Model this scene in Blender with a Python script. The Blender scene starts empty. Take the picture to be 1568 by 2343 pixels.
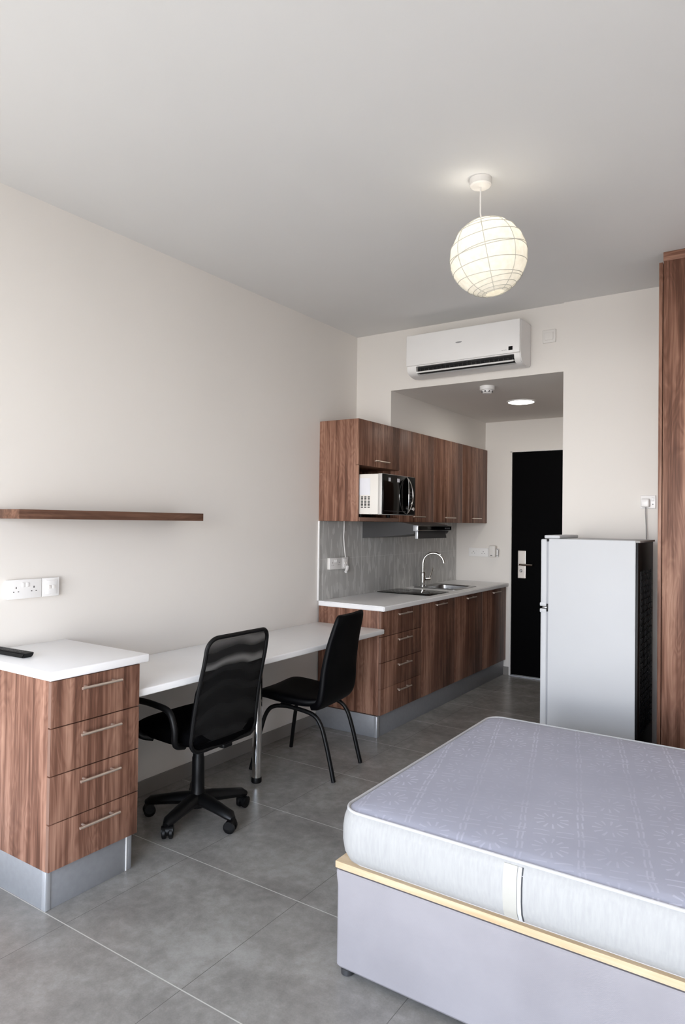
import bpy, bmesh, math, random
from math import sin, cos, pi, radians
from mathutils import Vector, Matrix

random.seed(7)
S = bpy.context.scene
COL = S.collection

# ------------------------------------------------------------------ camera
YAW, PITCH, ROLL, FPX = 0.58997, 0.015247, 0.012607, 1548.9
f = Vector((-sin(YAW) * cos(PITCH), cos(YAW) * cos(PITCH), sin(PITCH)))
r = Vector((cos(YAW), sin(YAW), 0.0))
u = r.cross(f)
r2 = r * cos(ROLL) + u * sin(ROLL)
u2 = u * cos(ROLL) - r * sin(ROLL)
cd = bpy.data.cameras.new('camera')
cam = bpy.data.objects.new('camera', cd)
COL.objects.link(cam)
M = Matrix.Identity(4)
for i in range(3):
    M[i][0] = r2[i]; M[i][1] = u2[i]; M[i][2] = -f[i]
M[0][3], M[1][3], M[2][3] = 2.907, -0.035, 1.4744
cam.matrix_world = M
cd.sensor_fit = 'VERTICAL'
cd.sensor_height = 24.0
cd.lens = FPX * 24.0 / 2343.0
cd.clip_start = 0.02
S.camera = cam

# ------------------------------------------------------------------ view, world, daylight
S.view_settings.view_transform = 'Standard'
S.view_settings.look = 'None'
S.view_settings.gamma = 1.0
S.view_settings.use_curve_mapping = False
S.view_settings.exposure = 0.03
S.cycles.use_denoising = True
S.cycles.max_bounces = 10
S.cycles.diffuse_bounces = 6
S.cycles.glossy_bounces = 4
S.cycles.transparent_max_bounces = 8
S.cycles.sample_clamp_indirect = 6.0
S.cycles.caustics_reflective = False
S.cycles.caustics_refractive = False

W = bpy.data.worlds.new('daylight')
S.world = W
W.use_nodes = True
nt = W.node_tree
nt.nodes.clear()
out = nt.nodes.new('ShaderNodeOutputWorld')
bg = nt.nodes.new('ShaderNodeBackground')
tc = nt.nodes.new('ShaderNodeTexCoord')
sp = nt.nodes.new('ShaderNodeSeparateXYZ')
rp = nt.nodes.new('ShaderNodeValToRGB')
mr = nt.nodes.new('ShaderNodeMapRange')
mr.inputs[1].default_value = -1; mr.inputs[2].default_value = 1
nt.links.new(tc.outputs['Generated'], sp.inputs[0])
nt.links.new(sp.outputs['Z'], mr.inputs[0])
nt.links.new(mr.outputs[0], rp.inputs[0])
nt.links.new(rp.outputs[0], bg.inputs[0])
nt.links.new(bg.outputs[0], out.inputs[0])
e = rp.color_ramp.elements
e[0].position = 0.0; e[0].color = (0.46, 0.44, 0.42, 1)
e[1].position = 1.0; e[1].color = (1.0, 1.28, 1.70, 1)
for p_, c_ in ((0.34, (0.50, 0.48, 0.46, 1)), (0.44, (0.95, 0.93, 0.91, 1)), (0.475, (2.1, 2.08, 2.05, 1)), (0.53, (2.2, 2.22, 2.3, 1)), (0.57, (1.25, 1.36, 1.54, 1)), (0.66, (1.08, 1.29, 1.62, 1))):
    k = e.new(p_); k.color = c_
bg.inputs[1].default_value = 8.0

WIN = dict(x0=0.4, x1=3.5, z0=0.02, z1=2.5, y=-1.8)
pl = bpy.data.lights.new('window_portal', 'AREA')
pl.shape = 'RECTANGLE'
pl.size = WIN['x1'] - WIN['x0']; pl.size_y = WIN['z1'] - WIN['z0']
pl.cycles.is_portal = True
po = bpy.data.objects.new('window_portal', pl)
COL.objects.link(po)
po.location = ((WIN['x0'] + WIN['x1']) / 2, WIN['y'] - 0.16, (WIN['z0'] + WIN['z1']) / 2)
po.rotation_euler = (pi / 2, 0, 0)      # -Z of the light looks towards +Y

sl = bpy.data.lights.new('sun', 'SUN')
sl.energy = 15.0
sl.angle = radians(0.6)
sl.color = (1.0, 0.96, 0.90)
so = bpy.data.objects.new('sun', sl)
COL.objects.link(so)
so.rotation_euler = Vector((-0.22, 0.72, -0.80)).to_track_quat('-Z', 'Y').to_euler()
so.location = (4, -6, 8)


# ------------------------------------------------------------------ materials
def srgb(*c):
    return tuple(((v / 255 / 12.92) if v / 255 <= 0.04045 else ((v / 255 + 0.055) / 1.055) ** 2.4) for v in c) + (1.0,)


class NT:
    def __init__(s, m):
        m.use_nodes = True
        s.t = m.node_tree; s.b = s.t.nodes['Principled BSDF']

    def n(s, typ, **kw):
        k = s.t.nodes.new('ShaderNode' + typ)
        for a, v in kw.items():
            setattr(k, a, v)
        return k

    def l(s, a, b):
        s.t.links.new(a, b)

    def math(s, op, a, b=None, c=None):
        k = s.n('Math', operation=op)
        for i, v in enumerate((a, b, c)):
            if v is None:
                continue
            if isinstance(v, (int, float)):
                k.inputs[i].default_value = v
            else:
                s.l(v, k.inputs[i])
        return k.outputs[0]

    def coords(s, scale=(1, 1, 1), loc=(0, 0, 0), kind='Object'):
        t = s.n('TexCoord'); mp = s.n('Mapping')
        mp.inputs['Scale'].default_value = scale
        mp.inputs['Location'].default_value = loc
        s.l(t.outputs[kind], mp.inputs[0])
        return mp.outputs[0]

    def noise(s, vec, scale, detail=4, rough=0.5, dist=0.0):
        k = s.n('TexNoise')
        k.inputs['Scale'].default_value = scale
        k.inputs['Detail'].default_value = detail
        k.inputs['Roughness'].default_value = rough
        k.inputs['Distortion'].default_value = dist
        s.l(vec, k.inputs['Vector'])
        return k.outputs['Fac']

    def ramp(s, fac, stops, interp='LINEAR'):
        k = s.n('ValToRGB')
        k.color_ramp.interpolation = interp
        el = k.color_ramp.elements
        while len(el) < len(stops):
            el.new(0.5)
        for q, (p, c) in zip(el, stops):
            q.position = p; q.color = c
        s.l(fac, k.inputs[0])
        return k.outputs[0]

    def mix(s, fac, a, b, blend='MIX'):
        k = s.n('MixRGB', blend_type=blend)
        for i, v in enumerate((fac, a, b)):
            if isinstance(v, (int, float)):
                k.inputs[i].default_value = v
            elif isinstance(v, tuple):
                k.inputs[i].default_value = v
            else:
                s.l(v, k.inputs[i])
        return k.outputs[0]

    def bump(s, h, strength=0.2, dist=0.002):
        k = s.n('Bump')
        k.inputs['Strength'].default_value = strength
        k.inputs['Distance'].default_value = dist
        s.l(h, k.inputs['Height'])
        s.l(k.outputs[0], s.b.inputs['Normal'])


def mat(name, col, rough=0.5, metal=0.0, spec=0.5, var=0.03, vscale=6.0, bump=0.0, bscale=200.0, coat=0.0):
    m = bpy.data.materials.new(name)
    t = NT(m)
    t.b.inputs['Roughness'].default_value = rough
    t.b.inputs['Metallic'].default_value = metal
    t.b.inputs['Specular IOR Level'].default_value = spec
    t.b.inputs['Coat Weight'].default_value = coat
    v = t.coords()
    lo = tuple(c * (1 - var) for c in col[:3]) + (1,)
    hi = tuple(min(1, c * (1 + var)) for c in col[:3]) + (1,)
    t.l(t.ramp(t.noise(v, vscale, 3), [(0.3, lo), (0.7, hi)]), t.b.inputs['Base Color'])
    if bump:
        t.bump(t.noise(v, bscale, 2), bump, 0.001)
    return m


def wood(name, cols, rough=0.42, seed=0.0, axis=2):
    """streaky laminate, grain along one axis"""
    def st(k):
        q = [1, 1, 1]; q[axis] = k
        return tuple(q)
    m = bpy.data.materials.new(name)
    t = NT(m)
    v = t.coords((1, 1, 1), (seed, seed * 1.7, seed * 0.3))
    mp = t.n('Mapping'); mp.inputs['Scale'].default_value = st(0.06)
    t.l(v, mp.inputs[0])
    broad = t.noise(mp.outputs[0], 20.0, 3, 0.52, 0.3)
    mp2 = t.n('Mapping'); mp2.inputs['Scale'].default_value = st(0.02)
    t.l(v, mp2.inputs[0])
    fine = t.noise(mp2.outputs[0], 75.0, 3, 0.6, 0.2)
    mp3 = t.n('Mapping'); mp3.inputs['Scale'].default_value = st(0.18)
    t.l(v, mp3.inputs[0])
    cath = t.noise(mp3.outputs[0], 9.0, 2, 0.5, 1.6)
    rings = t.math('FRACT', t.math('MULTIPLY', cath, 9.0))
    rings = t.math('ABSOLUTE', t.math('SUBTRACT', rings, 0.5))
    a = t.math('MULTIPLY_ADD', fine, 0.42, t.math('MULTIPLY', broad, 0.68))
    a = t.math('MULTIPLY_ADD', rings, 0.12, t.math('SUBTRACT', a, 0.06))
    c = t.ramp(a, [(0.38, cols[0]), (0.485, cols[1]), (0.575, cols[2]), (0.69, cols[3])])
    t.l(c, t.b.inputs['Base Color'])
    t.b.inputs['Roughness'].default_value = rough
    t.b.inputs['Specular IOR Level'].default_value = 0.22
    t.bump(fine, 0.05, 0.0005)
    return m


WC = [srgb(90, 61, 49), srgb(115, 81, 66), srgb(142, 105, 88), srgb(170, 132, 112)]
M_wood = wood('walnut_laminate', WC)
M_wood_h = wood('walnut_laminate_long_grain', WC, 0.42, 2.2, 0)
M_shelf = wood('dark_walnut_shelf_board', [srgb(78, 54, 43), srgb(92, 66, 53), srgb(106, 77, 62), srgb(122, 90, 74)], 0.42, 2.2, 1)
M_wood_edge = mat('laminate_edge_band', srgb(128, 98, 84), 0.45)
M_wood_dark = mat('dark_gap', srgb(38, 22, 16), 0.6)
M_niche = wood('walnut_inside', WC, 0.5, 3.1)


def wall_material(name, col, bump=0.04):
    m = bpy.data.materials.new(name)
    t = NT(m)
    v = t.coords()
    lo = tuple(c * 0.975 for c in col[:3]) + (1,)
    t.l(t.ramp(t.noise(v, 1.3, 3), [(0.3, lo), (0.7, col)]), t.b.inputs['Base Color'])
    t.b.inputs['Roughness'].default_value = 0.75
    t.b.inputs['Specular IOR Level'].default_value = 0.25
    t.bump(t.noise(v, 160, 3), bump, 0.001)
    return m


M_wall = wall_material('cream_wall_paint', srgb(227, 223, 218))
M_ceil = wall_material('ceiling_paint', srgb(224, 224, 223))


def floor_material():
    m = bpy.data.materials.new('grey_floor_tiles')
    t = NT(m)
    v = t.coords()
    sx = t.n('SeparateXYZ'); t.l(v, sx.inputs[0])
    def joint(axis, o0, w):
        q = t.math('FRACT', t.math('DIVIDE', t.math('SUBTRACT', sx.outputs[axis], o0 - 0.605 * 8.5), 0.605))
        return t.math('LESS_THAN', t.math('ABSOLUTE', t.math('SUBTRACT', q, 0.5)), w / 0.605)
    jy = joint('Y', 1.479, 0.0021)
    jx = joint('X', 1.305, 0.0012)
    v3 = t.n('Mapping'); v3.inputs['Location'].default_value = (3.1, 1.7, 0.37); t.l(v, v3.inputs[0]); v3 = v3.outputs[0]
    n1 = t.noise(v3, 3.4, 7, 0.66, 0.3)
    n2 = t.noise(v3, 22, 5, 0.6)
    n3 = t.noise(v3, 180, 2, 0.5)
    a = t.math('MULTIPLY_ADD', n2, 0.26, t.math('MULTIPLY', n1, 0.62))
    a = t.math('MULTIPLY_ADD', n3, 0.12, a)
    c = t.ramp(a, [(0.36, srgb(124, 121, 117)), (0.5, srgb(143, 140, 136)), (0.64, srgb(163, 161, 157))])
    col = t.mix(jx, c, srgb(104, 101, 97))
    col = t.mix(jy, col, srgb(196, 193, 187))  # same grout both ways; directional sheen is painted into the joint colours
    jj = t.math('MAXIMUM', jx, jy)
    t.l(col, t.b.inputs['Base Color'])
    t.b.inputs['Roughness'].default_value = 0.27
    t.b.inputs['Specular IOR Level'].default_value = 0.5
    t.bump(t.math('MULTIPLY', jj, -1.0), 0.3, 0.001)
    return m


M_floor = floor_material()
M_skirt = mat('grey_tile_skirting', srgb(134, 130, 126), 0.4)
M_white_top = mat('white_worktop_laminate', srgb(246, 246, 247), 0.38, var=0.01)
M_white_gloss = mat('white_plastic', srgb(232, 231, 230), 0.3, var=0.01)
M_white_matt = mat('off_white_plastic', srgb(222, 219, 215), 0.45, var=0.01)
M_alu = mat('brushed_aluminium_plinth', srgb(156, 158, 162), 0.44, 0.45, var=0.04, vscale=40)
M_alu_light = mat('pale_aluminium_strip', srgb(200, 203, 208), 0.35, 0.6)
M_chrome = mat('chrome', srgb(225, 224, 222), 0.08, 1.0)
M_nickel = mat('brushed_nickel', srgb(222, 206, 192), 0.33, 0.85)
M_steel = mat('stainless_steel', srgb(170, 170, 170), 0.28, 1.0, var=0.05, vscale=30)
M_black_plastic = mat('black_plastic', srgb(8, 8, 9), 0.45, spec=0.25)
M_black_fabric = mat('black_fabric', srgb(2, 2, 3), 0.85, spec=0.04, bump=0.3, bscale=500)
M_black_leather = mat('black_faux_leather', srgb(2, 2, 4), 0.5, spec=0.12, bump=0.08, bscale=260)
M_black_tube = mat('black_powder_coat', srgb(7, 7, 8), 0.42, spec=0.25)
M_black_glass = mat('black_glass', srgb(4, 4, 5), 0.08, spec=0.3)
M_black_door = mat('black_door_laminate', srgb(3, 3, 4), 0.6, spec=0.04)
M_dark_hole = mat('dark_hole', srgb(14, 13, 13), 0.8)
M_grey_dark = mat('dark_grey_metal', srgb(78, 78, 80), 0.4, 0.6)
M_grey_emblem = mat('grey_emblem', srgb(150, 150, 152), 0.4)
M_fridge = mat('white_fridge_enamel', srgb(194, 196, 199), 0.5, spec=0.25, var=0.012, vscale=3, bump=0.03, bscale=300)
M_gasket = mat('grey_gasket', srgb(150, 152, 158), 0.5)
M_pine = wood('pale_pine_board', [srgb(176, 150, 116), srgb(186, 162, 130), srgb(194, 172, 142), srgb(202, 182, 154)], 0.5, 1.3, 0)
M_cord = mat('white_cord', srgb(222, 220, 218), 0.45)
M_grey_cord = mat('grey_cord', srgb(150, 148, 147), 0.45)
M_paper = mat('white_paper_sticker', srgb(225, 226, 232), 0.6)
M_red = mat('red_indicator', srgb(120, 24, 20), 0.4)


def divan_fabric():
    m = bpy.data.materials.new('pale_lilac_divan_fabric')
    t = NT(m)
    v = t.coords()
    wv = t.n('TexWave'); wv.inputs['Scale'].default_value = 160; wv.bands_direction = 'Z'
    wv.inputs['Distortion'].default_value = 1.0
    t.l(v, wv.inputs['Vector'])
    t.l(t.ramp(t.noise(v, 5, 4), [(0.3, srgb(140, 137, 141)), (0.7, srgb(149, 146, 150))]), t.b.inputs['Base Color'])
    t.b.inputs['Roughness'].default_value = 0.85
    t.b.inputs['Specular IOR Level'].default_value = 0.2
    mp = t.n('Mapping'); mp.inputs['Scale'].default_value = (1, 1, 3)
    t.l(v, mp.inputs[0])
    folds = t.noise(mp.outputs[0], 4.5, 3)
    t.bump(t.math('MULTIPLY_ADD', wv.outputs['Fac'], 0.05, folds), 0.35, 0.006)
    return m


def ticking():
    """quilted mattress top: stitched flowers joined by dashed lines"""
    m = bpy.data.materials.new('grey_quilted_ticking')
    t = NT(m)
    v = t.coords()
    warp = t.noise(v, 14, 2)
    s = t.n('SeparateXYZ'); t.l(v, s.inputs[0])
    P = 0.17
    wofs = t.math('MULTIPLY', t.math('SUBTRACT', warp, 0.5), 0.10)
    rx = t.math('MULTIPLY_ADD', s.outputs['Y'], 0.262, t.math('MULTIPLY', s.outputs['X'], 0.965))
    ry = t.math('MULTIPLY_ADD', s.outputs['X'], -0.262, t.math('MULTIPLY', s.outputs['Y'], 0.965))
    ux = t.math('ADD', t.math('DIVIDE', rx, P), wofs)
    uy = t.math('ADD', t.math('DIVIDE', ry, P * 1.06), wofs)
    cx = t.math('SUBTRACT', t.math('FRACT', ux), 0.5)
    cy = t.math('SUBTRACT', t.math('FRACT', uy), 0.5)
    rad = t.math('SQRT', t.math('ADD', t.math('MULTIPLY', cx, cx), t.math('MULTIPLY', cy, cy)))
    ang = t.math('ARCTAN2', cy, cx)
    pet = t.math('ABSOLUTE', t.math('SUBTRACT', t.math('FRACT', t.math('MULTIPLY', ang, 11 / (2 * pi))), 0.5))
    pet = t.math('LESS_THAN', pet, 0.13)
    ring = t.math('MULTIPLY', t.math('GREATER_THAN', rad, 0.15), t.math('LESS_THAN', rad, 0.31))
    flower = t.math('MULTIPLY', pet, ring)
    dash = t.math('LESS_THAN', t.math('FRACT', t.math('MULTIPLY', uy, 3.0)), 0.72)
    lx = t.math('MULTIPLY', t.math('LESS_THAN', t.math('ABSOLUTE', t.math('SUBTRACT', t.math('ABSOLUTE', cx), 0.46)), 0.016), dash)
    dash2 = t.math('LESS_THAN', t.math('FRACT', t.math('MULTIPLY', ux, 2.5)), 0.7)
    ly = t.math('MULTIPLY', t.math('LESS_THAN', t.math('ABSOLUTE', t.math('SUBTRACT', t.math('ABSOLUTE', cy), 0.42)), 0.014), dash2)
    lines = t.math('MAXIMUM', t.math('MAXIMUM', flower, lx), ly)
    patch = t.ramp(t.noise(v, 2.2, 2), [(0.36, (0.15, 0.15, 0.15, 1)), (0.6, (1, 1, 1, 1))])
    k = t.math('MULTIPLY', lines, patch)
    base = t.ramp(t.noise(v, 4, 4), [(0.3, srgb(170, 172, 188)), (0.7, srgb(178, 180, 196))])
    t.l(t.mix(t.math('MULTIPLY', k, 0.75), base, srgb(204, 205, 220)), t.b.inputs['Base Color'])
    t.b.inputs['Roughness'].default_value = 0.6
    t.b.inputs['Specular IOR Level'].default_value = 0.35
    hgt = t.math('MULTIPLY_ADD', k, -0.35, t.noise(v, 8, 3))
    t.bump(hgt, 0.35, 0.006)
    return m


def border_fabric():
    m = bpy.data.materials.new('white_mattress_border')
    t = NT(m)
    v = t.coords()
    mp = t.n('Mapping'); mp.inputs['Scale'].default_value = (1, 1, 0.15)
    t.l(v, mp.inputs[0])
    n = t.noise(mp.outputs[0], 130, 3)
    t.l(t.ramp(n, [(0.3, srgb(157, 157, 157)), (0.7, srgb(165, 165, 164))]), t.b.inputs['Base Color'])
    t.b.inputs['Roughness'].default_value = 0.7
    t.bump(n, 0.2, 0.002)
    return m


def tile_material():
    """grey splashback tiles with short vertical relief dashes"""
    m = bpy.data.materials.new('grey_relief_wall_tiles')
    t = NT(m)
    v = t.coords()
    mp = t.n('Mapping'); mp.inputs['Scale'].default_value = (1, 1, 0.22)
    t.l(v, mp.inputs[0])
    vo = t.n('TexVoronoi'); vo.inputs['Scale'].default_value = 44
    t.l(mp.outputs[0], vo.inputs['Vector'])
    c = t.n('SeparateColor'); t.l(vo.outputs['Color'], c.inputs[0])
    h = t.math('MULTIPLY', c.outputs[0], t.math('GREATER_THAN', c.outputs[1], 0.45))
    base = t.ramp(h, [(0.0, srgb(178, 178, 176)), (1.0, srgb(204, 204, 202))])
    s = t.n('SeparateXYZ'); t.l(v, s.inputs[0])
    jy = t.math('FRACT', t.math('DIVIDE', t.math('SUBTRACT', s.outputs['Y'], 0.583), 0.536))
    jl = t.math('LESS_THAN', t.math('ABSOLUTE', t.math('SUBTRACT', jy, 0.5)), 0.4955)
    jz = t.math('LESS_THAN', t.math('ABSOLUTE', t.math('SUBTRACT', s.outputs['Z'], 0.30)), 0.0015)
    j = t.math('MAXIMUM', t.math('SUBTRACT', 1.0, jl), t.math('MULTIPLY', jz, 0.5))
    t.l(t.mix(j, base, srgb(222, 222, 221)), t.b.inputs['Base Color'])
    t.b.inputs['Roughness'].default_value = 0.4
    t.bump(h, 0.25, 0.003)
    return m


def mesh_fabric():
    m = bpy.data.materials.new('black_see_through_mesh')
    t = NT(m)
    t.b.inputs['Base Color'].default_value = srgb(5, 5, 6)
    t.b.inputs['Roughness'].default_value = 0.5
    v = t.coords()
    wv = t.n('TexWave'); wv.wave_type = 'RINGS'; wv.inputs['Scale'].default_value = 3.2
    wv.inputs['Distortion'].default_value = 5.0; wv.inputs['Detail'].default_value = 1.0
    wv.inputs['Detail Scale'].default_value = 1.2
    t.l(v, wv.inputs['Vector'])
    fac = t.math('MULTIPLY_ADD', wv.outputs['Fac'], -0.42, 0.985)
    tr = t.n('BsdfTransparent'); mx = t.n('MixShader')
    t.l(fac, mx.inputs[0]); t.l(tr.outputs[0], mx.inputs[1]); t.l(t.b.outputs[0], mx.inputs[2])
    t.l(mx.outputs[0], t.t.nodes['Material Output'].inputs[0])
    return m


def paper_lantern():
    m = bpy.data.materials.new('white_rice_paper')
    t = NT(m)
    v = t.coords()
    fibre = t.noise(v, 40, 4)
    c = t.ramp(fibre, [(0.3, srgb(226, 223, 214)), (0.7, srgb(238, 236, 230))])
    tr = t.n('BsdfTranslucent'); df = t.n('BsdfDiffuse'); mx = t.n('MixShader')
    t.l(c, tr.inputs[0]); t.l(c, df.inputs[0])
    mx.inputs[0].default_value = 0.62
    t.l(tr.outputs[0], mx.inputs[1]); t.l(df.outputs[0], mx.inputs[2])
    t.l(mx.outputs[0], t.t.nodes['Material Output'].inputs[0])
    return m


def emitter(name, col, strength):
    m = bpy.data.materials.new(name)
    t = NT(m)
    t.b.inputs['Base Color'].default_value = col
    t.b.inputs['Emission Color'].default_value = col
    t.b.inputs['Emission Strength'].default_value = strength
    return m


M_divan = divan_fabric()
M_piping = mat('white_piping_tape', srgb(188, 188, 190), 0.6)
M_ticking = ticking()
M_border = border_fabric()
M_tile = tile_material()
M_mesh = mesh_fabric()
M_lantern = paper_lantern()
M_rib = mat('lantern_wire', srgb(192, 190, 182), 0.6)
M_bulb = emitter('lit_bulb', (1.0, 0.95, 0.86, 1), 2.0)
M_led = emitter('lit_downlight_lens', (1.0, 0.99, 0.92, 1), 14.0)


# ------------------------------------------------------------------ mesh helpers
def new():
    return bmesh.new()


def box(bm, a, b, bev=0.0, seg=2):
    x0, x1 = sorted((a[0], b[0])); y0, y1 = sorted((a[1], b[1])); z0, z1 = sorted((a[2], b[2]))
    g = bmesh.ops.create_cube(bm, size=1.0)
    vs = g['verts']
    for v in vs:
        v.co = Vector((x0 + (v.co.x + .5) * (x1 - x0), y0 + (v.co.y + .5) * (y1 - y0), z0 + (v.co.z + .5) * (z1 - z0)))
    if bev > 0:
        es = list({e_ for v in vs for e_ in v.link_edges})
        bmesh.ops.bevel(bm, geom=es, offset=bev, segments=seg, profile=0.5, affect='EDGES')
    return bm


def B(a, b, bev=0.0, seg=2):
    return box(new(), a, b, bev, seg)


def frame_at(d, ref=None):
    d = d.normalized()
    ref = ref or (Vector((0, 0, 1)) if abs(d.z) < 0.9 else Vector((1, 0, 0)))
    s = d.cross(ref).normalized()
    return s, s.cross(d).normalized()


def tube(bm, pts, rad, seg=12, caps=True, flat=1.0):
    """sweep a circle along pts with transported frames; rad number or list; flat squashes the second axis"""
    pts = [Vector(p) for p in pts]
    n = len(pts)
    rads = rad if isinstance(rad, (list, tuple)) else [rad] * n
    dirs = []
    for i in range(n):
        a = pts[max(i - 1, 0)]; b = pts[min(i + 1, n - 1)]
        dirs.append((b - a).normalized())
    s, w = frame_at(dirs[0])
    rings = []
    for i in range(n):
        if i:
            s = (s - dirs[i] * s.dot(dirs[i])).normalized()
            w = s.cross(dirs[i]).normalized()
        rings.append([bm.verts.new(pts[i] + s * cos(2 * pi * k / seg) * rads[i] + w * sin(2 * pi * k / seg) * rads[i] * flat) for k in range(seg)])
    for i in range(n - 1):
        for k in range(seg):
            bm.faces.new((rings[i][k], rings[i][(k + 1) % seg], rings[i + 1][(k + 1) % seg], rings[i + 1][k]))
    if caps:
        bm.faces.new(rings[0][::-1]); bm.faces.new(rings[-1])
    bmesh.ops.recalc_face_normals(bm, faces=bm.faces)
    return bm


def loop_tube(bm, pts, rad, seg=8):
    pts = [Vector(p) for p in pts]
    n = len(pts)
    rings = []
    cen = sum(pts, Vector()) / n
    for i in range(n):
        d = (pts[(i + 1) % n] - pts[i - 1]).normalized()
        o = (pts[i] - cen); o = (o - d * o.dot(d)).normalized()
        w = d.cross(o).normalized()
        rings.append([bm.verts.new(pts[i] + o * cos(2 * pi * k / seg) * rad + w * sin(2 * pi * k / seg) * rad) for k in range(seg)])
    for i in range(n):
        a, b = rings[i], rings[(i + 1) % n]
        for k in range(seg):
            bm.faces.new((a[k], a[(k + 1) % seg], b[(k + 1) % seg], b[k]))
    bmesh.ops.recalc_face_normals(bm, faces=bm.faces)
    return bm


def lathe(bm, prof, seg=32, c=(0, 0, 0), cap=True):
    """profile (radius, z) around Z"""
    rings = []
    for rr, z in prof:
        rings.append([bm.verts.new((c[0] + rr * cos(2 * pi * k / seg), c[1] + rr * sin(2 * pi * k / seg), c[2] + z)) for k in range(seg)])
    for i in range(len(rings) - 1):
        for k in range(seg):
            bm.faces.new((rings[i][k], rings[i][(k + 1) % seg], rings[i + 1][(k + 1) % seg], rings[i + 1][k]))
    if cap:
        bm.faces.new(rings[0][::-1]); bm.faces.new(rings[-1])
    bmesh.ops.recalc_face_normals(bm, faces=bm.faces)
    return bm


def extrude_profile(bm, prof, axis, a, b):
    """closed 2-D profile swept along an axis: axis 'x' profile=(y,z); 'y' profile=(x,z); 'z' profile=(x,y)"""
    def P(p, t):
        return {'x': (t, p[0], p[1]), 'y': (p[0], t, p[1]), 'z': (p[0], p[1], t)}[axis]
    va = [bm.verts.new(P(p, a)) for p in prof]
    vb = [bm.verts.new(P(p, b)) for p in prof]
    n = len(prof)
    for i in range(n):
        bm.faces.new((va[i], va[(i + 1) % n], vb[(i + 1) % n], vb[i]))
    bm.faces.new(va[::-1]); bm.faces.new(vb)
    bmesh.ops.recalc_face_normals(bm, faces=bm.faces)
    return bm


def rounded_rect(x0, x1, y0, y1, rad, n=6):
    pts = []
    for cx, cy, a0 in ((x1 - rad, y1 - rad, 0), (x0 + rad, y1 - rad, pi / 2), (x0 + rad, y0 + rad, pi), (x1 - rad, y0 + rad, 1.5 * pi)):
        for i in range(n + 1):
            a = a0 + i / n * pi / 2
            pts.append((cx + rad * cos(a), cy + rad * sin(a)))
    return pts


def mesh_obj(name, bm, material, smooth=True, off=(0, 0, 0), angle=35):
    if any(off):
        bmesh.ops.translate(bm, verts=bm.verts, vec=-Vector(off))
    me = bpy.data.meshes.new(name)
    bm.to_mesh(me); bm.free()
    me.materials.append(material)
    if smooth:
        for p in me.polygons:
            p.use_smooth = True
        me.set_sharp_from_angle(angle=radians(angle))
    o = bpy.data.objects.new(name, me)
    COL.objects.link(o)
    return o


def struct(name, bm, material, parent=None, label=None):
    o = mesh_obj(name, bm, material, False)
    if parent is None:
        o['kind'] = 'structure'
    else:
        o.parent = parent
    if label:
        o['label'] = label
    return o


class Thing:
    """An Empty at the thing's base; part() takes meshes in world coordinates unless local=True"""
    def __init__(s, name, label, cat, loc=(0, 0, 0), rotz=0.0, group=None, local=False):
        s.o = bpy.data.objects.new(name, None)
        s.o.empty_display_size = 0.05
        COL.objects.link(s.o)
        s.o.location = loc; s.o.rotation_euler = (0, 0, rotz)
        s.o['label'] = label; s.o['category'] = cat
        if group:
            s.o['group'] = group
        s.off = (0, 0, 0) if local else tuple(loc)

    def part(s, name, bm, material, parent=None, smooth=True, label=None, angle=35):
        o = mesh_obj(name, bm, material, smooth, s.off, angle)
        o.parent = parent or s.o
        if label:
            o['label'] = label
        return o


def single(name, bm, material, label, cat, group=None, smooth=True, origin=None, angle=35):
    """a top-level thing that is one mesh"""
    if origin is None:
        n = len(bm.verts)
        cx = sum(v.co.x for v in bm.verts) / n; cy = sum(v.co.y for v in bm.verts) / n
        origin = (cx, cy, min(v.co.z for v in bm.verts))
    o = mesh_obj(name, bm, material, smooth, origin, angle)
    o.location = origin
    o['label'] = label; o['category'] = cat
    if group:
        o['group'] = group
    return o


def copy_thing(root, loc, rotz, label):
    q = root.copy(); COL.objects.link(q)
    q.location = loc; q.rotation_euler = (0, 0, rotz); q['label'] = label
    for ch in list(root.children):
        c = ch.copy(); COL.objects.link(c); c.parent = q
        for g in list(ch.children):
            d = g.copy(); COL.objects.link(d); d.parent = c
    return q


# ------------------------------------------------------------------ the room
H, HB = 2.9475, 2.4928          # ceiling of the room, ceiling of the entrance passage
YF, YE, XS, XO = 4.49, 6.409, 1.63, 0.3143
XR, Y0 = 3.75, -1.8
struct('floor', B((-0.15, Y0 - 0.15, -0.12), (XR + 0.15, YE + 0.15, 0)), M_floor)
struct('ceiling', B((-0.15, Y0 - 0.15, H), (XR + 0.15, YE + 0.15, H + 0.12)), M_ceil)
struct('wall_left', B((-0.15, Y0 - 0.15, 0), (0, YE + 0.15, H)), M_wall)
bm = new()
DX0, DX1, DZ = 0.589, 1.47, 2.186
box(bm, (0, YE, 0), (DX0, YE + 0.15, H)); box(bm, (DX1, YE, 0), (XR, YE + 0.15, H)); box(bm, (DX0, YE, DZ), (DX1, YE + 0.15, H))
struct('wall_end', bm, M_wall)
bm = new()
box(bm, (XO, YF, HB), (XS, YE, H)); box(bm, (0, YF, 2.218), (XO, YE, H)); box(bm, (XS, YF - 0.012, 0), (2.93, YE, H))
struct('wall_far', bm, M_wall)
bm = new()
box(bm, (XR, Y0, 0), (XR + 0.15, YE, H)); box(bm, (2.93, 3.92, 0), (XR, YE, H))
struct('wall_right', bm, M_wall)
bm = new()
x0, x1, z0, z1 = WIN['x0'], WIN['x1'], WIN['z0'], WIN['z1']
box(bm, (0, Y0 - 0.15, 0), (x0, Y0, H)); box(bm, (x1, Y0 - 0.15, 0), (XR, Y0, H)); box(bm, (x0, Y0 - 0.15, z1), (x1, Y0, H))
box(bm, (x0, Y0 - 0.15, 0), (x1, Y0, z0))
struct('wall_front', bm, M_wall)
bm = new()
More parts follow.
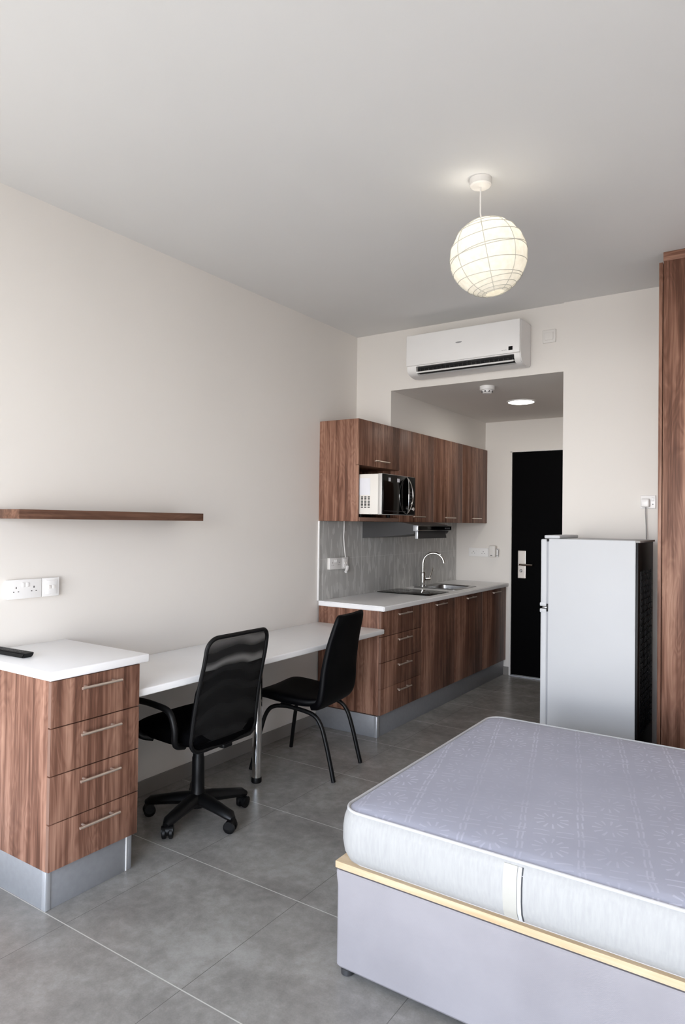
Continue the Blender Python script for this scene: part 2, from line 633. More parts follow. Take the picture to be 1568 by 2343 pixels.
for a, b in (((x0, 0), (x0 + 0.06, 0)), ((x1 - 0.06, 0), (x1, 0)), (((x0 + x1) / 2 - 0.04, 0), ((x0 + x1) / 2 + 0.04, 0))):
    box(bm, (a[0], Y0 - 0.12, z0), (b[0], Y0 - 0.06, z1), 0.004)
box(bm, (x0, Y0 - 0.12, z1 - 0.06), (x1, Y0 - 0.06, z1)); box(bm, (x0, Y0 - 0.12, z0), (x1, Y0 - 0.06, z0 + 0.05))
struct('window_1', bm, M_white_matt)
struct('baseboard_left', B((0.0005, 1.9, 0), (0.011, 3.99, 0.08), 0.002), M_skirt)
struct('baseboard_end', B((0.515, YE - 0.011, 0), (DX0 - 0.012, YE - 0.0005, 0.08), 0.002), M_skirt)
struct('baseboard_far', B((XS + 0.012, YF - 0.0225, 0), (2.29, YF - 0.0125, 0.08), 0.002), M_skirt)

# black entrance door set in its white frame
bm = new()
box(bm, (DX0 - 0.012, YE - 0.008, 0), (DX0 + 0.004, YE + 0.1, DZ + 0.004)); box(bm, (DX1 - 0.004, YE - 0.008, 0), (DX1 + 0.012, YE + 0.1, DZ + 0.004))
box(bm, (DX0 - 0.012, YE - 0.008, DZ - 0.002), (DX1 + 0.012, YE + 0.1, DZ + 0.012))
struct('trim_1', bm, M_white_matt)
DY = YE + 0.004
door = struct('door_1', B((DX0 + 0.005, DY, 0.012), (DX1 - 0.005, DY + 0.045, DZ - 0.004), 0.002), M_black_door, label='black flush entrance door at the end of the passage')
pz0, pz1 = 0.953, 1.222
pp = struct('lock_plate', B((0.660, DY - 0.012, pz0), (0.738, DY - 0.0005, pz1), 0.005, 3), M_steel, door, 'steel lock plate')
pp.data.materials[0] = mat('satin_steel_plate', srgb(214, 208, 202), 0.35, 0.6)
bm = new()
tube(bm, [(0.684, DY - 0.012, 1.087), (0.684, DY - 0.052, 1.087), (0.692, DY - 0.058, 1.087), (0.82, DY - 0.058, 1.085)], 0.0095)
struct('lever_handle', bm, M_chrome, door, 'chrome lever handle')
bm = new()
lathe(bm, [(0.015, 0), (0.015, 0.010), (0.011, 0.014)], 20)
bmesh.ops.rotate(bm, verts=bm.verts, matrix=Matrix.Rotation(pi / 2, 3, 'X'))
bmesh.ops.translate(bm, verts=bm.verts, vec=(0.696, DY - 0.012, 1.027))
struct('lock_cylinder', bm, M_chrome, door)
struct('trim_2', B((DX0 + 0.004, YE - 0.03, 0), (DX1 - 0.004, YE + 0.06, 0.010), 0.002), M_alu_light, label='grey metal door threshold')


struct('added_bounce_absorber', B((XS - 0.022, 4.9, 0.005), (XS - 0.0005, 5.8, 2.1), 0.002), M_wood)  # unseen walnut panel, added to soak up bounced light in the passage


# ------------------------------------------------------------------ handles
def bar_handle(T, parent, y0, y1, x, z, post=0.027, rad=0.0056):
    """horizontal bar along Y standing off a front that faces +X"""
    bm = new()
    tube(bm, [(x + post, y0, z), (x + post, y1, z)], rad, 12)
    for yy in (y0 + 0.028, y1 - 0.028):
        tube(bm, [(x - 0.0005, yy, z), (x + post, yy, z)], rad * 0.85, 10)
    return T.part('handle', bm, M_nickel, parent, label='brushed metal bar handle')


# ------------------------------------------------------------------ drawer cabinet beside the desk
YA, YB = 1.478, 1.888
T = Thing('drawer_cabinet', 'tall walnut four-drawer cabinet with white top at left of the long desk', 'cabinet', (0.3, 1.68, 0))
bm = new()
box(bm, (0.002, YA, 0.149), (0.573, YA + 0.018, 0.865), 0.001); box(bm, (0.002, YB - 0.018, 0.149), (0.573, YB, 0.865), 0.001)
box(bm, (0.002, YA + 0.018, 0.149), (0.560, YB - 0.018, 0.167)); box(bm, (0.002, YA + 0.018, 0.167), (0.014, YB - 0.018, 0.865))
box(bm, (0.014, YA + 0.018, 0.845), (0.573, YB - 0.018, 0.865))
T.part('carcass', bm, M_wood)
zs = [0.149, 0.3265, 0.506, 0.6855, 0.864]
for i in range(4):
    d = T.part('drawer', B((0.575, YA, zs[i] + 0.002), (0.593, YB, zs[i + 1] - 0.002), 0.0012), M_wood)
    T.part('edge_band', B((0.5752, YA - 0.0008, zs[i] + 0.003), (0.5928, YA - 0.0001, zs[i + 1] - 0.003)), M_wood_edge, d, label='pale edge band')
    bar_handle(T, d, 1.592, 1.778, 0.593, (zs[i] + zs[i + 1]) / 2 + 0.045)
pl_ = T.part('plinth', B((0.004, YA + 0.004, 0), (0.572, YB - 0.012, 0.1485), 0.001), M_alu)
pl_['label'] = 'grey aluminium plinth'
T.part('corner_post', B((0.548, YA + 0.001, 0.0005), (0.576, YA + 0.024, 0.148), 0.004), M_alu_light, pl_)
T.part('corner_post', B((0.548, YB - 0.034, 0.0005), (0.573, YB - 0.010, 0.148), 0.004), M_alu, pl_)
T.part('bright_strip', B((0.560, YB - 0.041, 0.0005), (0.5745, YB - 0.035, 0.148), 0.0015), M_white_gloss, pl_, label='thin white strip')
T.part('countertop', B((0.001, YA - 0.012, 0.8655), (0.602, YB + 0.045, 0.9), 0.006, 3), M_white_top, label='thick white top')

# remote control lying on it
T = Thing('remote_control', 'slim black remote control lying on the white top of the drawer cabinet', 'remote control', (0.155, 1.565, 0.9005), radians(4), local=True)
bm = new()
prof = [(-0.125, 0.004), (-0.118, 0.0), (0.118, 0.0), (0.128, 0.008), (0.133, 0.019), (0.128, 0.021), (-0.118, 0.021), (-0.125, 0.017)]
extrude_profile(bm, prof, 'y', -0.024, 0.024)
bmesh.ops.bevel(bm, geom=[e_ for e_ in bm.edges if abs(e_.verts[0].co.y - e_.verts[1].co.y) < 1e-5], offset=0.004, segments=2, affect='EDGES')
T.part('body', bm, M_black_plastic)
for i in range(8):
    for j in range(3):
        T.part('button', B((-0.10 + i * 0.026, -0.0135 + j * 0.011, 0.0208), (-0.088 + i * 0.026, -0.0085 + j * 0.011, 0.0225), 0.001), M_grey_dark)


# ------------------------------------------------------------------ wall sockets
def socket_bank(label, loc, rotz, w1=0.165, w2=0.088, h=0.087, depth=0.024, group='white wall sockets'):
    T = Thing('wall_socket', label, 'socket', loc, rotz, group, local=True)
    tot = w1 + w2
    T.part('mounting_box', B((0.002, -depth * 0.75, 0.001), (tot - 0.002, -0.0005, h - 0.001), 0.003), M_white_matt)
    f1 = T.part('faceplate', B((0, -depth, 0), (w1 - 0.001, -depth * 0.75, h), 0.003, 3), M_white_gloss)
    for cx in (0.040, w1 - 0.040):
        T.part('pin_hole', B((cx - 0.002, -depth - 0.0004, 0.046), (cx + 0.002, -depth + 0.0005, 0.055)), M_dark_hole, f1)
        for s in (-1, 1):
            T.part('pin_hole', B((cx + s * 0.011 - 0.003, -depth - 0.0004, 0.031), (cx + s * 0.011 + 0.003, -depth + 0.0005, 0.0345)), M_dark_hole, f1)
    for cx in (w1 / 2 - 0.010, w1 / 2 + 0.010):
        T.part('rocker_switch', B((cx - 0.007, -depth - 0.004, 0.052), (cx + 0.007, -depth + 0.0005, 0.072), 0.002), M_white_gloss, f1)
    f2 = T.part('data_plate', B((w1 + 0.001, -depth, 0), (tot, -depth * 0.75, h), 0.003, 3), M_white_gloss)
    T.part('insert', B((w1 + 0.018, -depth - 0.003, 0.012), (tot - 0.014, -depth + 0.0005, h - 0.012), 0.0015), M_white_gloss, f2)
    for cx in (w1 + 0.036, w1 + 0.058):
        T.part('shutter', B((cx - 0.007, -depth - 0.006, 0.036), (cx + 0.007, -depth - 0.002, 0.052), 0.0015), M_white_matt, f2)
    return T


SOC = socket_bank('white double socket with data plate on the wall above the drawer cabinet', (0, 1.627, 1.113), pi / 2)
copy_thing(SOC.o, (0.0085, 4.096, 1.12), pi / 2, 'white socket on the grey tiled splashback under the wall cabinets')
copy_thing(SOC.o, (0.155, YE, 1.148), 0, 'white socket on the passage end wall beside the black door').scale = (1.24, 1, 1)

T = Thing('plug_adapter', 'pale grey plug-in adapter in the socket beside the black door', 'adapter', (0.43, YE - 0.025, 1.15))
T.part('housing', B((0.385, YE - 0.075, 1.150), (0.452, YE - 0.0275, 1.262), 0.008, 3), M_white_matt)
T.part('display', B((0.405, YE - 0.0765, 1.165), (0.425, YE - 0.0745, 1.170)), M_dark_hole)
T.part('loop', tube(new(), [(0.452, YE - 0.05, 1.165), (0.476, YE - 0.05, 1.165), (0.478, YE - 0.05, 1.22), (0.455, YE - 0.05, 1.235)], 0.004, 8), M_grey_emblem)

# ------------------------------------------------------------------ floating shelf
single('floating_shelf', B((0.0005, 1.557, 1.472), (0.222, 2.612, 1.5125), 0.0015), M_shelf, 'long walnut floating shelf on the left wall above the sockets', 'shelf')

# ------------------------------------------------------------------ long desk
T = Thing('desk', 'long white wall desk between the drawer cabinet and the kitchen', 'desk', (0.3, 2.9, 0))
T.part('desktop', B((0.001, 1.8895, 0.713), (0.57, 3.9915, 0.7455), 0.006, 3), M_white_top)
LX, LY = 0.376, 2.905
leg = T.part('leg', lathe(new(), [(0.026, 0.03), (0.026, 0.7128)], 28, (LX, LY, 0)), M_chrome, label='round chrome leg')
T.part('foot', lathe(new(), [(0.026, 0), (0.029, 0.004), (0.029, 0.026), (0.027, 0.03)], 28, (LX, LY, 0)), M_black_plastic, leg, label='black rubber foot')
T.part('flange', lathe(new(), [(0.036, 0.705), (0.036, 0.7128)], 28, (LX, LY, 0)), M_chrome, leg)
T.part('side_panel', B((0.02, 1.8895, 0.60), (0.5, 1.9035, 0.7128)), M_wood)

# ------------------------------------------------------------------ kitchen base units
KY = [3.993, 4.601, 5.204, 5.806, YE - 0.004]
FX = 0.5435
CT = 0.8645


def base_carcass(T, y0, y1, shut):
    bm = new()
    box(bm, (0.012, y0, 0.147), (FX - 0.020, y0 + 0.018, CT), 0.001)
    box(bm, (0.012, y1 - 0.018, 0.147), (FX - 0.020, y1 - 0.0005, CT), 0.001)
    box(bm, (0.012, y0 + 0.018, 0.147), (FX - 0.020, y1 - 0.018, 0.165))
    box(bm, (0.012, y0 + 0.018, 0.165), (0.022, y1 - 0.018, CT))
    box(bm, (FX - 0.12, y0 + 0.018, CT - 0.016), (FX - 0.020, y1 - 0.018, CT))
    return T.part('carcass', bm, M_wood)


T = Thing('base_cabinet', 'walnut kitchen base unit of four drawers at the desk end', 'cabinet', (0.27, 4.3, 0), group='kitchen base units')
base_carcass(T, KY[0], KY[1], False)
for i in range(4):
    d = T.part('drawer', B((FX - 0.018, KY[0], zs[i] + (0.002 if i > 1 else 0.0008)), (FX, KY[1] - 0.003, zs[i + 1] - (0.002 if i != 0 else 0.0008)), 0.0012), M_wood)
    T.part('edge_band', B((FX - 0.0178, KY[0] - 0.0008, zs[i] + 0.003), (FX - 0.0002, KY[0] - 0.0001, zs[i + 1] - 0.003)), M_wood_edge, d, label='pale edge band')
    bar_handle(T, d, 4.205, 4.395, FX, (zs[i] + zs[i + 1]) / 2 + 0.05)
txt = ['walnut door base unit under the black hob, next to the drawer unit', 'walnut door base unit under the sink', 'walnut door base unit nearest the black entrance door']
for i in range(1, 4):
    T = Thing('base_cabinet', txt[i - 1], 'cabinet', (0.27, (KY[i] + KY[i + 1]) / 2, 0), group='kitchen base units')
    base_carcass(T, KY[i], KY[i + 1], True)
    d = T.part('door', B((FX - 0.018, KY[i] + 0.001, 0.149), (FX, KY[i + 1] - 0.002, 0.862), 0.0012), M_wood)
    yc = (KY[i] + KY[i + 1]) / 2
    bar_handle(T, d, yc - 0.095, yc + 0.095, FX, 0.833)
T = Thing('plinth', 'grey aluminium plinth running under the kitchen base units', 'plinth', (0.5, 5.2, 0))
bm = new()
box(bm, (0.508, KY[0] - 0.018, 0), (0.522, KY[4] + 0.001, 0.1465), 0.001); box(bm, (0.013, KY[0] - 0.018, 0), (0.508, KY[0] - 0.006, 0.1465), 0.001)
T.part('panel', bm, M_alu)
T.part('corner_post', B((0.506, KY[0] - 0.024, 0.0005), (0.531, KY[0] + 0.006, 0.1462), 0.004), M_alu_light, label='pale corner strip')

# worktop with a cut-out for the sink
SX0, SX1, SY0, SY1 = 0.06, 0.478, 5.36, 5.835
T = Thing('kitchen_worktop', 'white kitchen worktop over the walnut base units', 'worktop', (0.28, 5.2, 0.865))
bm = new()
wt0, wt1, yy0, yy1, xx1 = 0.865, 0.9, 3.986, YE - 0.001, 0.5705
hx0, hx1, hy0, hy1 = 0.135, 0.44, 5.42, 5.79
xs_ = [0.010, hx0, hx1, xx1]; ys_ = [yy0, hy0, hy1, yy1]
V = {}
for z in (wt0, wt1):
    for i, x in enumerate(xs_):
        for j, y in enumerate(ys_):
            V[i, j, z] = bm.verts.new((x, y, z))
for i in range(3):
    for j in range(3):
        if (i, j) == (1, 1):
            continue
        bm.faces.new((V[i, j, wt1], V[i + 1, j, wt1], V[i + 1, j + 1, wt1], V[i, j + 1, wt1]))
        bm.faces.new((V[i, j + 1, wt0], V[i + 1, j + 1, wt0], V[i + 1, j, wt0], V[i, j, wt0]))
ring = [(0, 0), (1, 0), (2, 0), (3, 0), (3, 1), (3, 2), (3, 3), (2, 3), (1, 3), (0, 3), (0, 2), (0, 1)]
for q in range(12):
    a, b = ring[q], ring[(q + 1) % 12]
    bm.faces.new((V[a[0], a[1], wt0], V[b[0], b[1], wt0], V[b[0], b[1], wt1], V[a[0], a[1], wt1]))
hole = [(1, 1), (1, 2), (2, 2), (2, 1)]
for q in range(4):
    a, b = hole[q], hole[(q + 1) % 4]
    bm.faces.new((V[a[0], a[1], wt0], V[b[0], b[1], wt0], V[b[0], b[1], wt1], V[a[0], a[1], wt1]))
bmesh.ops.recalc_face_normals(bm, faces=bm.faces)
es = [e_ for e_ in bm.edges if len(e_.link_faces) == 2 and e_.calc_face_angle(0) > 1 and
      (all(abs(v.co.x - xx1) < 1e-5 for v in e_.verts) or all(abs(v.co.y - yy0) < 1e-5 for v in e_.verts))]
bmesh.ops.bevel(bm, geom=es, offset=0.006, segments=3, affect='EDGES')
T.part('slab', bm, M_white_top)

# splashback
T = Thing('splashback', 'grey relief tiled splashback between the worktop and the wall cabinets', 'splashback', (0, 3.995, 0.9))
T.part('tile_panel', B((0.0005, 3.997, 0.9005), (0.0085, YE - 0.001, 1.482)), M_tile)
T.part('edge_trim', B((0.0005, 3.985, 0.9005), (0.013, 3.997, 1.482), 0.001), M_white_gloss, label='white edge trim')

# hob
T = Thing('hob', 'black glass hob set flat in the white kitchen worktop', 'hob', (0.26, 4.985, 0.9003))
T.part('glass', B((0.025, 4.80, 0.9003), (0.500, 5.172, 0.9065), 0.002), M_black_glass)
for cx_ in (0.15, 0.36):
    bm = new()
    loop_tube(bm, [(cx_ + 0.075 * cos(a / 40 * 2 * pi), 4.985 + 0.075 * sin(a / 40 * 2 * pi), 0.9064) for a in range(40)], 0.0006, 6)
    T.part('zone_ring', bm, M_grey_dark)

# sink
T = Thing('sink', 'stainless steel inset sink in the worktop behind the hob', 'sink', (0.27, 5.6, 0.9003))
bm = new()
outer = rounded_rect(SX0, SX1, SY0, SY1, 0.03)
inner = rounded_rect(hx0 + 0.006, hx1 - 0.006, hy0 + 0.006, hy1 - 0.006, 0.05)
lev = [(outer, 0.9003), (outer, 0.9045), (rounded_rect(SX0 + 0.006, SX1 - 0.006, SY0 + 0.006, SY1 - 0.006, 0.03), 0.9075),
       (rounded_rect(hx0 - 0.004, hx1 + 0.004, hy0 - 0.004, hy1 + 0.004, 0.055), 0.9055), (inner, 0.899),
       (rounded_rect(hx0 + 0.016, hx1 - 0.016, hy0 + 0.016, hy1 - 0.016, 0.05), 0.79), (rounded_rect(hx0 + 0.05, hx1 - 0.05, hy0 + 0.05, hy1 - 0.05, 0.03), 0.775)]
rings = [[bm.verts.new((p[0], p[1], z)) for p in pr] for pr, z in lev]
n = len(outer)
for a, b in zip(rings, rings[1:]):
    for k in range(n):
        bm.faces.new((a[k], a[(k + 1) % n], b[(k + 1) % n], b[k]))
bm.faces.new(rings[-1])
bmesh.ops.recalc_face_normals(bm, faces=bm.faces)
T.part('basin', bm, M_steel, angle=50)
T.part('drain', lathe(new(), [(0.0, 0.7756), (0.04, 0.7765), (0.042, 0.7752)], 24, ((hx0 + hx1) / 2, 5.6, 0), False), M_chrome)

# tap
T = Thing('faucet', 'chrome swan-neck mixer tap standing behind the sink', 'tap', (0.098, 5.487, 0.9075))
bx, by = 0.098, 5.487
T.part('body', lathe(new(), [(0.026, 0.9075), (0.026, 0.914), (0.021, 0.918), (0.021, 0.995), (0.024, 0.998), (0.024, 1.024), (0.016, 1.032)], 24, (bx, by, 0)), M_chrome)
pts = [(bx, by, 1.028), (bx, by, 1.07), (bx, by, 1.112)]
R_ = 0.095
dx, dy = 0.97, 0.24
for i in range(1, 17):
    a = pi - i / 16 * radians(165)
    q = R_ + R_ * cos(a)
    pts.append((bx + q * dx, by + q * dy, 1.112 + R_ * sin(a)))
a = pi - radians(165)
tx, tz = sin(a), -cos(a)
last = pts[-1]
pts.append((last[0] + 0.012 * tx * dx, last[1] + 0.012 * tx * dy, last[2] - 0.016))
T.part('spout', tube(new(), pts, [0.0125] * (len(pts) - 2) + [0.0125, 0.0135], 16), M_chrome)
lv = T.part('lever', tube(new(), [(bx + 0.018, by + 0.01, 0.97), (bx + 0.05, by + 0.045, 0.972)], 0.013, 14), M_chrome)
T.part('grip', tube(new(), [(bx + 0.046, by + 0.04, 0.975), (bx + 0.054, by + 0.052, 1.01), (bx + 0.062, by + 0.075, 1.07)], [0.010, 0.012, 0.010], 12, flat=0.6), M_chrome, lv)

# ------------------------------------------------------------------ wall cabinets
UX, UZ0, UZ1 = 0.3373, 1.483, 2.2125


def wall_carcass(T, y0, y1, niche=False):
    bm = new()
    box(bm, (0.001, y0, UZ0), (UX - 0.019, y0 + 0.018, UZ1), 0.001)
    box(bm, (0.001, y1 - 0.018, UZ0), (UX - 0.019, y1 - 0.0005, UZ1), 0.001)
    box(bm, (0.001, y0 + 0.018, UZ1 - 0.018), (UX - 0.019, y1 - 0.018, UZ1)); box(bm, (0.001, y0 + 0.018, UZ0 + 0.03), (0.010, y1 - 0.018, UZ1 - 0.018))
    box(bm, (0.001, y0 + 0.018, UZ0), (UX - 0.019, y1 - 0.018, UZ0 + 0.030))
    if niche:
        box(bm, (0.010, y0 + 0.018, 1.884), (UX - 0.021, y1 - 0.018, 1.902))
        box(bm, (UX - 0.019, y0, UZ0), (UX, y0 + 0.018, 1.882), 0.001)
        box(bm, (UX - 0.019, y1 - 0.018, UZ0), (UX, y1 - 0.0005, 1.882), 0.001)
    return T.part('carcass', bm, M_wood)


T = Thing('wall_cabinet', 'walnut wall cabinet with the open microwave niche, nearest the desk', 'cabinet', (0.17, 4.3, UZ0), group='kitchen wall cabinets')
wall_carcass(T, KY[0], KY[1], True)
T.part('niche_shelf', B((UX - 0.019, KY[0] + 0.0185, UZ0 + 0.002), (UX + 0.006, KY[1] - 0.0185, UZ0 + 0.028), 0.001), M_wood_edge, label='pale edged niche floor')
d = T.part('flap_door', B((UX - 0.018, KY[0], 1.884), (UX, KY[1] - 0.002, UZ1), 0.0012), M_wood)
bar_handle(T, d, 4.195, 4.395, UX, 1.927)
txt = ['walnut wall cabinet door right of the microwave, above the hood', 'walnut wall cabinet second from the passage end wall', 'walnut wall cabinet against the passage end wall']
for i in range(1, 4):
    T = Thing('wall_cabinet', txt[i - 1], 'cabinet', (0.17, (KY[i] + KY[i + 1]) / 2, UZ0), group='kitchen wall cabinets')
    wall_carcass(T, KY[i], KY[i + 1])
    d = T.part('door', B((UX - 0.018, KY[i] + 0.001, UZ0), (UX, KY[i + 1] - 0.002, UZ1), 0.0012), M_wood)
    yc = (KY[i] + KY[i + 1]) / 2 - 0.005
    bar_handle(T, d, yc - 0.1, yc + 0.1, UX, 1.527)

# microwave
T = Thing('microwave', 'silver and black microwave oven standing in the wall cabinet niche', 'microwave', (0.33, 4.26, 1.5132))
mx0, mx1, my0, my1, mz0, mz1 = 0.13, 0.485, 4.026, 4.505, 1.534, 1.818
T.part('body', B((mx0, my0, mz0), (mx1, my1, mz1), 0.006), mat('cream_white_enamel', srgb(226, 222, 216), 0.4, var=0.01))
fr_ = T.part('front_frame', B((mx1, my0 - 0.002, mz0 - 0.002), (mx1 + 0.03, my1 + 0.002, mz1 + 0.002), 0.004), mat('silver_plastic', srgb(205, 203, 200), 0.35, 0.3))
dr = T.part('door', B((mx1 + 0.030, my0 + 0.002, mz0 + 0.002), (mx1 + 0.040, my0 + 0.375, mz1 - 0.001), 0.003), M_black_glass, label='black glass door')
T.part('window_frame', B((mx1 + 0.0395, my0 + 0.02, mz0 + 0.022), (mx1 + 0.0408, my0 + 0.33, mz0 + 0.026)), M_grey_dark, dr)
bm = new()
yb = my0 + 0.345
for sy, bulge in ((0.0, 0.035), (0.0, -0.03)):
    tube(bm, [(mx1 + 0.042 + 0.032 * sin(k / 16 * pi) ** 0.6, yb + bulge * sin(k / 16 * pi), mz0 + 0.008 + k / 16 * (mz1 - mz0 - 0.018)) for k in range(17)], 0.0048, 10)
T.part('handle', bm, M_chrome, dr, label='curved chrome double-bow handle')
pn = T.part('control_panel', B((mx1 + 0.030, my0 + 0.378, mz0 + 0.002), (mx1 + 0.040, my1 - 0.001, mz1 - 0.001), 0.003), M_black_plastic)
for i in range(5):
    for j in range(3):
        T.part('button', B((mx1 + 0.0395, my0 + 0.394 + j * 0.024, mz0 + 0.075 + i * 0.022), (mx1 + 0.0415, my0 + 0.41 + j * 0.024, mz0 + 0.087 + i * 0.022)), M_grey_dark, pn)
bm = lathe(new(), [(0.016, 0), (0.016, 0.012), (0.013, 0.016)], 20)
bmesh.ops.rotate(bm, verts=bm.verts, matrix=Matrix.Rotation(pi / 2, 3, 'Y'))
bmesh.ops.translate(bm, verts=bm.verts, vec=(mx1 + 0.04, my0 + 0.425, mz0 + 0.045))
T.part('dial', bm, M_chrome, pn)
for k in range(2):
    T.part('sticker', B((mx1 + 0.040, my0 + 0.075 + k * 0.125, mz1 - 0.05), (mx1 + 0.0408, my0 + 0.105 + k * 0.13, mz1 - 0.024)), M_paper, dr, label='small white sticker')
bm = new()
for c in range(3):
    for q in range(8):
        box(bm, (0.345 + c * 0.028, my0 - 0.0012, mz0 + 0.045 + q * 0.0105), (0.362 + c * 0.028, my0 + 0.0005, mz0 + 0.0515 + q * 0.0105))
T.part('vent', bm, M_dark_hole, label='three columns of dark vent slots')
T.part('sticker', B((0.315, my0 - 0.0014, mz0 + 0.135), (0.42, my0 + 0.0002, mz0 + 0.255)), M_paper, label='white paper notice on the side')
for x in (mx0 + 0.03, mx1 - 0.0):
    for y in (my0 + 0.04, my1 - 0.04):
        T.part('foot', lathe(new(), [(0.012, 1.5133), (0.014, 1.534)], 14, (min(x, 0.315), y, 0)), M_black_plastic)

# cooker hood
T = Thing('range_hood', 'dark grey slim pull-out cooker hood under the wall cabinets', 'hood', (0.27, 4.89, 1.352))
bm = new()
extrude_profile(bm, [(0.009, 1.351), (0.30, 1.372), (0.475, 1.392), (0.485, 1.41), (0.475, 1.462), (0.345, 1.4825), (0.009, 1.4825)], 'y', 4.587, 5.186)
T.part('body', bm, mat('hood_grey_enamel', srgb(66, 66, 67), 0.5, 0.2))
vz = T.part('front_rail', B((0.475, 4.582, 1.418), (0.512, 5.192, 1.456), 0.008, 3), M_black_glass)
for z in (1.4545, 1.4195):
    T.part('trim_strip', B((0.480, 4.583, z - 0.004), (0.515, 5.191, z + 0.003), 0.002), M_steel, vz)
T.part('end_cap', B((0.473, 4.576, 1.414), (0.514, 4.583, 1.459), 0.006), M_alu_light, vz)
for k in range(4):
    T.part('button', B((0.511, 5.06 + k * 0.026, 1.430), (0.5145, 5.075 + k * 0.026, 1.442), 0.001), M_grey_dark, vz)
bm = new()
extrude_profile(bm, [(0.490, 1.414), (0.500, 1.414), (0.512, 1.358), (0.505, 1.356)], 'y', 4.583, 5.09)
T.part('deflector_flap', bm, M_grey_dark, label='hanging grey glass flap')
T.part('flap_edge', B((0.489, 4.578, 1.356), (0.513, 4.583, 1.414), 0.002), M_alu_light)

# microwave cord with its plug
T = Thing('power_cord', 'white power cord hanging from the wall cabinet down to its plug', 'cord', (0.02, 4.31, 1.09))
T.part('cable', tube(new(), [(0.022, 4.300, 1.4825), (0.024, 4.297, 1.42), (0.026, 4.290, 1.36), (0.026, 4.297, 1.30), (0.027, 4.312, 1.22), (0.030, 4.322, 1.165), (0.031, 4.326, 1.135)], 0.0048, 10), M_cord)
T.part('plug', tube(new(), [(0.040, 4.327, 1.135), (0.046, 4.31, 1.115), (0.050, 4.285, 1.095)], [0.011, 0.012, 0.010], 12), M_white_gloss)

# ------------------------------------------------------------------ air conditioner on the bulkhead
T = Thing('air_conditioner', 'white wall-mounted split air conditioner above the passage opening', 'air conditioner', (0.98, 4.38, 2.535))
ax0, ax1, az0, az1, ay = 0.560, 1.406, 2.535, 2.836, 4.285
full = [(YF - 0.001, az0 + 0.012), (YF - 0.001, az1), (ay + 0.03, az1), (ay + 0.008, az1 - 0.008), (ay, az1 - 0.03), (ay, 2.600), (ay + 0.004, 2.575), (ay + 0.022, 2.553), (ay + 0.06, 2.540), (ay + 0.12, az0)]
mid = full[:6] + [(ay + 0.03, 2.6025), (ay + 0.062, 2.598), (ay + 0.075, 2.575), (ay + 0.062, 2.552), (ay + 0.05, 2.543), (ay + 0.12, az0)]
bm = new()
extrude_profile(bm, mid, 'x', ax0 + 0.075, ax1 - 0.045)
extrude_profile(bm, full, 'x', ax0, ax0 + 0.075)
extrude_profile(bm, full, 'x', ax1 - 0.045, ax1)
es = [e_ for e_ in bm.edges if all(abs(v.co.x - ax0) < 1e-5 for v in e_.verts) or all(abs(v.co.x - ax1) < 1e-5 for v in e_.verts)]
bmesh.ops.bevel(bm, geom=es, offset=0.006, segments=2, affect='EDGES')
T.part('casing', bm, M_white_gloss)
T.part('front_panel', B((ax0 + 0.001, ay - 0.014, 2.606), (ax1 - 0.002, ay + 0.004, 2.828), 0.006, 3), M_white_gloss)
T.part('air_outlet', B((ax0 + 0.076, ay + 0.028, 2.556), (ax1 - 0.046, ay + 0.073, 2.6015), 0.002), M_dark_hole, label='dark air outlet')
bm = new()
for k in range(22):
    x = ax0 + 0.10 + k * 0.0325
    box(bm, (x, ay + 0.022, 2.562), (x + 0.003, ay + 0.06, 2.598))
T.part('louver', bm, M_grey_dark, label='row of vertical vanes')
for x0_, x1_ in ((ax0 + 0.085, 0.83), (0.845, 1.03), (1.05, ax1 - 0.055)):
    bm = new()
    extrude_profile(bm, [(ay + 0.012, 2.590), (ay + 0.014, 2.594), (ay + 0.045, 2.583), (ay + 0.043, 2.579)], 'x', x0_, x1_)
    T.part('inner_vane', bm, M_grey_dark)
bm = new()
extrude_profile(bm, [(ay - 0.004, 2.551), (ay - 0.008, 2.556), (ay - 0.004, 2.562), (ay + 0.024, 2.567), (ay + 0.026, 2.562), (ay + 0.012, 2.556)], 'x', ax0 + 0.078, ax1 - 0.048)
T.part('flap', bm, M_white_gloss)
T.part('display', B((1.328, ay - 0.0148, 2.625), (1.356, ay - 0.0135, 2.650)), M_black_glass, label='small dark display')
for k in range(3):
    T.part('indicator', B((1.283 + k * 0.013, ay - 0.0146, 2.627), (1.287 + k * 0.013, ay - 0.0135, 2.631)), M_grey_dark)
bm = new()
lathe(bm, [(0.024, 0), (0.024, 0.0012)], 24)
bmesh.ops.scale(bm, verts=bm.verts, vec=(1, 0.22, 1))
bmesh.ops.rotate(bm, verts=bm.verts, matrix=Matrix.Rotation(pi / 2, 3, 'X'))
bmesh.ops.translate(bm, verts=bm.verts, vec=(0.972, ay - 0.0138, 2.728))
T.part('emblem', bm, M_grey_emblem)

# isolator switch beside it
T = Thing('wall_switch', 'white isolator switch on the wall right of the air conditioner', 'switch', (1.533, YF, 2.695))
p_ = T.part('faceplate', B((1.489, YF - 0.012, 2.695), (1.577, YF - 0.0005, 2.783), 0.004, 3), M_white_matt)
T.part('rocker_switch', B((1.505, YF - 0.017, 2.713), (1.561, YF - 0.0115, 2.765), 0.003), M_white_matt, p_)

